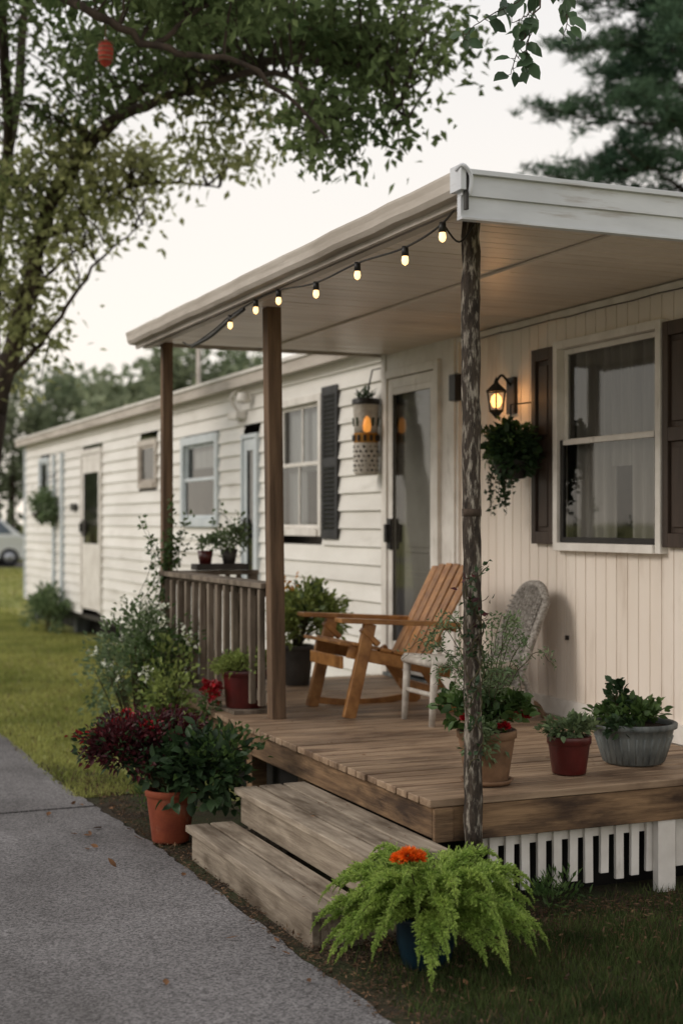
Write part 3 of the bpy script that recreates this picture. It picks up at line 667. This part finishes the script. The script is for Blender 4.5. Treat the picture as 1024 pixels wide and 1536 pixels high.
mb=MB(); c=(2.25,4.50)
mb.lathe((c[0]-.01,c[1],0.008),[(.001,0),(.075,0),(.085,.01),(.105,.09),(.108,.16),(.115,.175),(.115,.19),(.10,.19),(.095,.17)],26,0)
mb.lathe((c[0]-.01,c[1],0.008),[(.1,.172),(.001,.18)],20,1)
def frond(az,Lf,el,wd,drp):
    p=V((c[0]+math.cos(az)*.04,c[1]+math.sin(az)*.04,.19)); n=22; pts=[p.copy()]; e=el; a=az
    for i in range(n):
        e-= (el+drp)/n*(0.25+1.5*i/n); a+=random.uniform(-.04,.04)
        p=p+V((math.cos(a)*math.cos(e),math.sin(a)*math.cos(e),math.sin(e)))*(Lf/n)
        if p.z<.04: p.z=.04
        pts.append(p.copy())
    mb.tube(pts,[.003*(1-.7*i/n) for i in range(n+1)],4,2)
    Ps=[];Ds=[];Ls=[]
    for i in range(3,n+1):
        q0=pts[i-1]; q1=pts[i]; tg=(q1-q0).normalized(); sd=tg.cross(V((0,0,1)))
        if sd.length<.05: sd=V((-math.sin(a),math.cos(a),0))
        sd.normalize(); up=sd.cross(tg)
        for sub in (0,.33,.66):
            o=q0.lerp(q1,sub); t=(i+sub)/n
            wl=wd*min(1,(t-.05)*4)*min(1,(1.05-t)*2.2)*(1 if i%3 else .75)
            for kk in range(5):
                ph=random.uniform(0,6.283); rad=sd*math.cos(ph)+up*math.sin(ph)*.6
                d=(rad+tg*.8).normalized(); l=wl*random.uniform(.6,1.2)
                for u in (.0,.3,.6,.85):
                    bq=o+d*(l*u)
                    for s2 in (-1,1):
                        dd=d*1.0+tg*s2*.3+V([random.uniform(-.4,.4) for _ in range(3)])
                        Ps.append(bq);Ds.append(dd);Ls.append(l*.44*(1.1-u*.4))
    Ps=np.array([list(q) for q in Ps]);Ds=np.array([list(q) for q in Ds])
    mb.leaves(Ps,Ds,np.array(Ls),.0054,3)
for i in range(84):
    az=i*2.39996+random.uniform(-.25,.25); t=(i%28)/28
    el=.15+1.35*t+random.uniform(-.1,.1)
    frond(az,random.uniform(.37,.47)*(1.0 if t<.7 else random.uniform(.85,1.0)),el,random.uniform(.034,.047),random.uniform(1.0,1.5))
fx=(2.11,4.37,.435); mb.tube(cr([(2.22,4.47,.18),(2.15,4.41,.33),fx],4),.003,5,2)
for k,(dx,dy,dz,r) in enumerate([(0,0,0,.045),(.03,-.01,-.003,.034),(-.03,.02,-.01,.032)]): flower(mb,(fx[0]+dx,fx[1]+dy,fx[2]+dz),r,4,110)
mb.build('potted_fern',[m_teal,m_soil,m_stem,l_fern,l_org])
mb=MB(); c=(1.94,6.73,.015); pot(mb,c,.128,.26,0,1)
bush(mb,(1.90,6.93,.49),(.27,.28,.13),2300,.042,.022,2,34,.20,.3,base=(1.94,6.73,.25),ms=3)
bush(mb,(1.72,6.86,.45),(.17,.22,.13),1300,.042,.022,2,14,.22,.3,base=(1.92,6.73,.25),ms=3)
bush(mb,(1.86,6.88,.47),(.28,.28,.15),600,.045,.024,4,30,.22,.3)
bush(mb,(2.06,6.62,.36),(.19,.2,.19),700,.075,.045,4,26,.28,.1,base=(1.96,6.73,.25),ms=3,oval=True)
bush(mb,(1.94,6.74,.38),(.16,.18,.12),450,.06,.038,4,18,.25,.1,oval=True)
bush(mb,(2.14,6.6,.43),(.2,.2,.14),420,.05,.03,6,14,.25,.4,base=(1.96,6.73,.25),ms=3)
bush(mb,(1.78,6.95,.53),(.25,.25,.08),320,.03,.02,5,24,.1,.6)
mb.build('potted_coleus',[m_terra,m_soil,l_burg,m_stem,l_dgreen,l_red,l_green])
mb=MB()
bush(mb,(2.34,8.75,.60),(.32,.5,.50),2200,.05,.026,0,46,.13,.3,base=(2.34,8.8,.0),ms=1)
bush(mb,(2.40,8.3,.45),(.2,.35,.36),1000,.05,.028,2,26,.18,.3,base=(2.38,8.4,.0),ms=1)
bush(mb,(2.36,8.6,.55),(.3,.4,.5),900,.05,.028,4,30,.15,.3)
bush(mb,(2.30,8.6,.72),(.3,.5,.45),320,.03,.03,3,40,.05,.3)
for i in range(14):
    a=random.uniform(-.25,.2); vine(mb,[(2.4+a*.5,8.9+a,.3),(2.48+a*.6,9.0,.95),(2.58+a*.5,9.05+a*.3,1.3+random.uniform(-.1,.15)),(2.58+a,9.0+a*.5,random.uniform(1.35,1.75))],60,.045,.025,random.choice([0,4]),1,.05)
mb.build('climbing_shrub',[l_sage,m_stem,l_lime,l_white,l_green])
mb=MB(); mb.box((2.57,7.62,DK+.002),(2.83,7.93,DK+.022),4); c=(2.69,7.78,DK+.023); pot(mb,c,.135,.22,0,1,.82)
bush(mb,(2.68,7.78,.76),(.17,.18,.075),1500,.035,.022,2,26,.2,.6)
bush(mb,(2.50,7.86,.60),(.05,.09,.05),180,.035,.03,3,5,.3,.4); bush(mb,(2.49,7.86,.52),(.05,.08,.09),160,.04,.02,5,5,.3,.2)
mb.build('potted_herb',[m_redp,m_soil,l_lime,l_red,m_rail,l_green])
mb=MB(); c=(3.44,8.86,DK+.002); pot(mb,c,.115,.27,0,1,.72)
bush(mb,(3.50,8.82,.95),(.22,.2,.2),1500,.07,.03,2,30,.2,.5,base=(3.44,8.86,.75),ms=3)
bush(mb,(3.50,8.82,.93),(.22,.2,.2),400,.06,.03,5,24,.2,.5)
bush(mb,(3.38,8.9,1.10),(.12,.12,.14),50,.045,.03,4,10,.1,.6)
mb.build('potted_perennial',[m_dgrey,m_soil,l_lime,m_stem,l_yel,l_sage])
mb=MB(); c=(2.885,5.22,DK+.004); mb.lathe(c,[(.001,0),(.10,0),(.115,.018),(.10,.018),(.09,.01)],26,5); c=(2.885,5.22,DK+.014); pot(mb,c,.128,.215,0,1,.72)
bush(mb,(2.88,5.24,.78),(.17,.17,.08),420,.05,.042,2,18,.25,.3,base=(2.885,5.22,.70),ms=3,oval=True)
bush(mb,(2.80,5.12,.66),(.09,.06,.12),420,.035,.02,6,8,.3,-.2)
for i in range(26):
    a=random.uniform(0,6.28); r=random.uniform(.15,.42); h=random.uniform(.92,1.22)
    ex=2.86+math.cos(a)*r; ey=5.25+math.sin(a)*r*.8
    vine(mb,[(2.885,5.22,.70),(2.88+math.cos(a)*r*.3,5.22+math.sin(a)*r*.3,.70+(h-.7)*.6),(2.87+math.cos(a)*r*.7,5.23+math.sin(a)*r*.6,h),(ex,ey,h-random.uniform(.0,.15))],80,.028,.010,6,3,.05,.0025)
for f in [(2.77,5.12,.80),(2.745,5.14,.775),(3.00,5.20,.795),(3.03,5.16,.77),(2.97,5.15,.775),(2.90,5.1,.74)]: flower(mb,f,.033,4,60)
mb.build('potted_geranium',[m_tan,m_soil,l_green,m_stem,l_red,m_tan,l_sage])
mb=MB(); 
for i in range(7):
    z0=random.uniform(.6,1.1); vine(mb,[(2.62,4.88,z0),(2.68,4.88,z0+.12),(2.60,4.88,z0+.26),(2.70,4.87,z0+.36)],18,.035,.02,random.choice([0,0,2]),1,.04)
mb.build('climbing_vine',[l_dgreen,m_stem,l_burg])
mb=MB(); c=(3.33,5.28,DK+.003); pot(mb,c,.098,.165,0,1,.76)
bush(mb,(3.33,5.28,.69),(.11,.11,.055),420,.036,.022,2,18,.22,.5,oval=True); mb.build('potted_succulent',[m_redp,m_soil,l_sage])
mb=MB(); c=(3.75,5.40,DK+.003)
mb.lathe(c,[(.001,0),(.125,0),(.14,.01),(.175,.12),(.182,.16),(.198,.165),(.2,.185),(.19,.19),(.175,.185),(.17,.16)],36,0)
for j in range(30):
    a=2*math.pi*j/30; mb.tube([(c[0]+.136*math.cos(a),c[1]+.136*math.sin(a),c[2]+.012),(c[0]+.176*math.cos(a),c[1]+.176*math.sin(a),c[2]+.13)],.006,5,0)
mb.lathe(c,[(.172,.165),(.001,.17)],24,1)
bush(mb,(3.74,5.38,.71),(.17,.15,.06),480,.045,.03,2,20,.2,.5,oval=True); bush(mb,(3.68,5.42,.79),(.045,.05,.08),90,.04,.03,3,7,.3,.6,base=(3.69,5.42,.66),ms=4,oval=True)
bush(mb,(3.62,5.3,.67),(.06,.05,.04),80,.04,.026,3,6,.3,.3,oval=True)
mb.build('planter_bowl',[m_greyp,m_soil,l_green,l_dgreen,m_stem])
mb=MB(); hy=7.13
mb.lathe((4.11,hy,1.93),[(.001,-.09),(.07,-.08),(.11,0),(.115,.03)],20,0)
bush(mb,(4.10,hy,1.99),(.13,.17,.16),1000,.055,.036,1,34,.2,.2,oval=True); bush(mb,(4.10,hy,2.02),(.13,.17,.14),300,.05,.03,3,24,.2,.2)
for i in range(9):
    y=hy+random.uniform(-.15,.15); vine(mb,[(4.1,y,1.95),(4.04,y-.02,1.85),(4.05,y,random.uniform(1.62,1.8))],30,.04,.025,1,2,.04)
vine(mb,[(4.1,hy+.12,2.1),(4.1,hy+.37,2.14),(4.08,hy+.5,2.12)],25,.045,.03,1,2,.04); mb.tube([(4.25,hy,2.3),(4.1,hy,2.28),(4.1,hy,2.0)],.005,6,0)
mb.build('hanging_plant',[m_black,l_dgreen,m_stem,l_green])
mb=MB(); mb.box((2.80,9.08,1.27),(3.16,9.22,1.31),0)
mb.lathe((2.88,9.15,1.31),[(.001,0),(.04,0),(.055,.09),(.05,.09)],16,3); mb.lathe((3.05,9.15,1.31),[(.001,0),(.04,0),(.06,.1),(.05,.1)],16,0)
bush(mb,(2.90,9.14,1.43),(.09,.08,.06),160,.04,.024,1,10,.2,.4); bush(mb,(3.07,9.14,1.47),(.12,.1,.10),260,.045,.026,1,14,.2,.4)
for i in range(6):
    x=random.uniform(2.95,3.2); vine(mb,[(x,9.14,1.36),(x+.05,9.1,1.5),(x+random.uniform(-.1,.15),9.1,random.uniform(1.5,1.7))],20,.045,.026,1,2,.04)
mb.build('railing_plants',[m_dgrey,l_sage,m_stem,m_redp])
mb=MB(); bush(mb,(4.0,20.2,.3),(.28,.5,.3),900,.12,.05,0,20,.2,.5,base=(4.0,20.2,0),ms=1); mb.build('shrub',[l_sage,m_stem])
mb=MB(); bush(mb,(4.05,20.9,1.78),(.2,.42,.3),1000,.08,.04,0,20,.2,-.2); mb.lathe((4.05,20.9,1.7),[(.02,-.15),(.15,0),(.16,.02)],14,1); mb.tube([(4.25,20.9,2.3),(4.05,20.9,2.2),(4.05,20.9,1.7)],.01,5,1)
mb.build('hanging_plant',[l_sage,m_dgrey])
mb=MB()
for x,y in ((2.95,4.85),(3.1,4.95),(2.6,4.7),(3.9,4.9),(2.5,7.0),(2.3,7.3),(2.0,7.4),(2.1,7.7)): bush(mb,(x,y,.07),(.1,.08,.08),110,.045,.012,0,8,.3,.9)
mb.build('weeds',[l_green])

# ------------------------------------------------------------------ trees
def tree(name,branches,clumps,lm,leafL,leafW,mats,sig=.15,droop=.3):
    mb=MB(); allp=[]
    for pts,r0,r1 in branches:
        p=cr(pts,7,jit=.02); mb.tube(p,lerp(r0,r1,len(p)),9,0); allp+= [tuple(q) for q in p[len(p)//4:]]
    A=np.array(allp)
    for (c,rad,ncl,nl,mi) in clumps:
        d=rdir(ncl)*rng.random((ncl,1))**.45; cc=np.array(c)+d*np.array(rad)
        for q in cc:
            i=np.argmin(((A-q)**2).sum(1)+rng.random(len(A))*.3); b=V(A[i]); e=V(q)
            mid=b.lerp(e,.55)+V((random.uniform(-.1,.1),random.uniform(-.1,.1),.1+random.uniform(0,.1)))
            tw=cr([b,mid,e],4,jit=.015); mb.tube(tw,[.012,.011,.01,.009,.008,.006,.005,.004,.003],4,0,cap=False)
            T=np.array([list(t) for t in tw[3:]]); k=rng.integers(0,len(T),nl)
            P=T[k]+rng.normal(0,sig,(nl,3))*np.array([1,1,.65]); D=rdir(nl); D[:,2]-=droop
            NN=rdir(nl)*.8; NN[:,2]+=.7
            mb.leaves(P,D,rng.uniform(.6,1.2,nl)*leafL,rng.uniform(.7,1.1,nl)*leafW,mi,NN)
    return mb.build(name,mats)
br=[([(1.75,13.4,0),(1.9,13.3,1.2),(2.12,13.2,2.6)],.17,.12),
    ([(2.12,13.2,2.6),(2.39,13.1,3.65),(2.65,13.0,4.65),(3.12,12.25,5.3),(3.58,11.5,5.73),(4.18,10.7,6.2)],.10,.03),
    ([(2.10,13.2,2.5),(2.15,13.4,4.2),(2.4,13.7,5.6),(2.6,13.8,7.5)],.085,.035),
    ([(2.3,13.4,4.9),(1.9,11.6,5.9),(1.65,9.8,5.5),(1.93,8.95,4.95),(2.41,8.75,4.65),(2.96,8.52,4.52),(3.43,8.32,4.07)],.05,.010),
    ([(2.41,8.75,4.65),(2.7,8.7,4.9),(3.1,8.6,5.2)],.02,.008),
    ([(2.55,13.1,4.2),(2.9,12.9,4.5),(3.4,12.5,4.7),(3.9,12.0,4.6)],.035,.008),
    ([(2.3,13.1,3.3),(2.6,13.0,3.9),(2.95,12.9,4.2)],.03,.008),
    ([(2.2,13.2,2.9),(2.55,12.9,3.3),(2.9,12.6,3.9),(3.3,12.4,4.3)],.03,.006),
    ([(3.3,12.0,5.5),(3.8,10.6,5.3),(4.3,9.7,5.0),(4.5,9.3,4.5)],.05,.01),
    ([(3.0,12.4,5.2),(3.4,11.2,5.2),(3.7,10,5.0),(3.9,9.3,4.5)],.05,.01),
    ([(2.6,13.8,6.9),(2.8,11,7.2),(3.0,9,6.4),(3.4,6.6,5.4),(3.3,5.5,4.5),(3.11,5.05,3.95)],.05,.006),
    ([(3.11,5.05,3.95),(3.0,5.04,3.7),(2.94,5.05,3.52)],.005,.002)]
cls=[((3.4,10.6,5.5),(1.5,1.5,.5),85,50,1),((4.4,9.6,5.15),(.6,.9,.55),42,48,1),((3.95,9.3,4.35),(.5,.5,.28),22,38,1),
     ((2.3,12.0,5.5),(.8,1.0,.6),32,42,1),((2.45,13.0,4.4),(.7,.9,.9),48,36,2),((3.0,12.8,4.7),(.8,.7,.6),42,36,2),
     ((3.7,11.4,4.75),(.6,.8,.25),18,38,2),((2.3,8.9,5.0),(.6,.3,.25),18,38,1),((2.9,8.6,4.95),(.6,.3,.28),14,38,1),
     ((2.8,12.3,6.9),(2.3,2.4,1.1),50,40,1),((2.3,13.1,3.5),(.45,.6,.7),26,34,2),((1.2,12.5,5.5),(1.0,1.5,1.2),26,42,1)]
tree('deciduous_tree',br,cls,1,.105,.055,[m_bark,l_tree,l_tree2])
mb=MB()
def twig(pts,n,Ln):
    p=cr(pts,5,jit=.004); mb.tube(p,[.0035*(1-.6*i/len(p)) for i in range(len(p))],5,1)
    for i in range(n):
        q=p[int((i+1)/n*(len(p)-1))]; D=rdir(1)*.8; D[0,2]-=.45
        NN=rdir(1)*.5+np.array([[-.3,-.8,.4]]); l=Ln*random.uniform(.7,1.15)
        P=np.array([list(q)]); D/=np.linalg.norm(D); st=P+D*.02; mb.tube([tuple(P[0]),tuple(st[0])],.0015,4,1)
        mb.oval(st,D,l,l*.62,0,NN)
twig([(3.11,5.05,3.95),(3.12,5.0,3.80),(3.13,4.98,3.68),(3.10,4.97,3.58)],16,.085)
twig([(3.0,5.04,3.7),(2.98,5.05,3.56),(3.0,5.06,3.48)],12,.08)
twig([(3.08,5.05,3.85),(2.95,5.08,3.76),(2.82,5.12,3.69),(2.73,5.14,3.60)],17,.09)
twig([(2.97,5.04,3.62),(2.93,5.05,3.53),(2.91,5.06,3.45)],11,.085)
twig([(3.0,5.05,3.72),(2.95,5.02,3.68),(2.88,5.0,3.64)],8,.075)
tw_ob=mb.build('overhanging_twigs',[l_twig,m_bark]); tw_ob.parent=bpy.data.objects['deciduous_tree']
mb=MB(); c=(2.12,8.85,4.57)
mb.lathe(c,[(.001,.12),(.02,.11),(.045,.08),(.05,.04),(.045,.0),(.03,-.04),(.001,-.06)],16,0)
for z in (.09,.06,.03,0,-.025): mb.lathe((c[0],c[1],c[2]+z),[(.048,0),(.053,.004),(.048,.008)],16,1)
mb.tube([(2.12,8.85,4.69),(2.12,8.85,4.85)],.003,5,1)
mb.build('hanging_paper_lantern',[M('red_orange_paper',C(164,62,40),C(124,40,30),scale=(20,20,20),rough=.7),m_tan])
# pine
mb=MB(); px,py=12.5,16.4; mb.tube([(px,py,0),(px,py,8),(px+.1,py,14)],[.25,.16,.03],10,0)
Ps=[];Ds=[]
h=3.2
while h<13.5:
    R=3.0*(1-(h-3)/12.5)+.35
    for k in range(8):
        a=(k+random.uniform(0,1))*math.pi/4; rr=R*random.uniform(.6,1.08); z=h+random.uniform(-.2,.2)
        p=cr([(px,py,z),(px+math.cos(a)*rr*.5,py+math.sin(a)*rr*.5,z+.15),(px+math.cos(a)*rr,py+math.sin(a)*rr,z+.05+random.uniform(-.2,.35))],6,.03)
        mb.tube(p,lerp(.035,.008,len(p)),5,0,cap=False)
        for q in p[4:]:
            for s in range(4):
                t=V(q)+V([random.gauss(0,.16),random.gauss(0,.16),random.gauss(.02,.08)])
                d=rdir(20); d[:,2]=d[:,2]*.6+.35; Ps.append(np.tile(np.array(t),(20,1))+rng.normal(0,.03,(20,3))); Ds.append(d)
    h+=.5
Ps=np.concatenate(Ps);Ds=np.concatenate(Ds); mb.leaves(Ps,Ds,rng.uniform(.13,.24,len(Ps)),.026,1)
mb.build('pine_tree',[m_bark,l_pine])
mb=MB(); crowns=[]
for i in range(20):
    x=-6+i*2.2+random.uniform(-1,1); y=random.uniform(57,66); H=random.uniform(7.2,9.6); crowns.append((x,y,H))
crowns+=[(11.6,44,6.9),(13.4,43.5,7.6),(15,42,7.3),(16.6,42,6.8),(9.6,56,8.6),(6.5,56,9.5),(10.4,41,5.6),(19,40,6)]
crowns+=[(-15,2,8),(-16,8,9),(-14.5,14,7.5),(-16,20,9),(-15,26,8)]
for x,y,H in crowns:
    mb.tube([(x,y,0),(x+.1,y,H*.5)],[.2,.1],6,0)
    nn=1700; K=26
    d=rdir(K)*rng.random((K,1))**.4; cc=np.array([x,y,H*.54])+d*np.array([H*.26,H*.26,H*.44])
    k=rng.integers(0,K,nn); P=cc[k]+rng.normal(0,.38,(nn,3)); P[:,2]=np.abs(P[:,2]); D=rdir(nn)
    mb.leaves(P,D,rng.uniform(.28,.5,nn),rng.uniform(.2,.32,nn),1)
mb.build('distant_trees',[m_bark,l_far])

# ------------------------------------------------------------------ parked car
m_car=M('white_car_paint',C(226,228,230),rough=.2,spec=.6); m_tyre=M('tyre',C(28,28,28),rough=.8); m_cg=M('car_glass',C(70,84,96),rough=.08,spec=.8); m_hub=M('hub',C(170,172,176),rough=.3,metal=.8); m_tail=M('tail_lamp',C(150,20,20),rough=.3)
car=empty('parked_car',(7,50.5,0)); mb=MB()
prof=[(0,.35),(0,.72),(.05,.95),(.25,1.02),(1.0,1.08),(1.15,1.12),(1.75,1.62),(2.1,1.72),(3.0,1.73),(3.5,1.66),(4.05,1.20),(4.15,1.10),(4.5,1.02),(4.55,.8),(4.56,.35),(4.2,.28),(.3,.28)]
x0=4.75; n=len(prof); vs=[]
for yy,ins in ((49.6,0),(51.4,0)):
    for px_,pz in prof:
        k=max(0,(pz-1.1))*.28; y_=yy+(k if yy<50 else -k); vs.append((x0+px_,y_,pz))
fs=[tuple(range(n)),tuple(range(2*n-1,n-1,-1))]+[(i,i+n,(i+1)%n+n,(i+1)%n) for i in range(n)]
mb.add(vs,fs,0)
mb.build('car_body',[m_car],car,bevel=.05)
mb=MB()
for yy,s in ((49.6,-1),(51.4,1)):
    def q(a,b): k=max(0,(b-1.1))*.28; return (x0+a,yy-s*k+s*.012,b)
    for g in ([(1.3,1.16),(2.4,1.16),(2.4,1.62),(1.85,1.60)],[(2.5,1.16),(3.85,1.16),(3.45,1.60),(2.5,1.63)]):
        mb.add([q(*p) for p in g],[(0,1,2,3)],0)
mb.add([(x0+3.58,49.9,1.6),(x0+3.58,51.1,1.6),(x0+4.07,51.25,1.2),(x0+4.07,49.75,1.2)],[(0,1,2,3)],0)
for wx in (.95,3.72):
    for yy,s in ((49.6,-1),(51.4,1)):
        mb.tube([(x0+wx,yy+s*.03,.33),(x0+wx,yy-s*.2,.33)],.33,24,1,smooth=False); mb.tube([(x0+wx,yy+s*.045,.33),(x0+wx,yy+s*.0,.33)],.2,16,2)
for yy in (49.65,51.1): mb.box((x0+4.53,yy,.78),(x0+4.575,yy+.25,.95),3)
mb.build('car_windows_and_wheels',[m_cg,m_tyre,m_hub,m_tail],car)
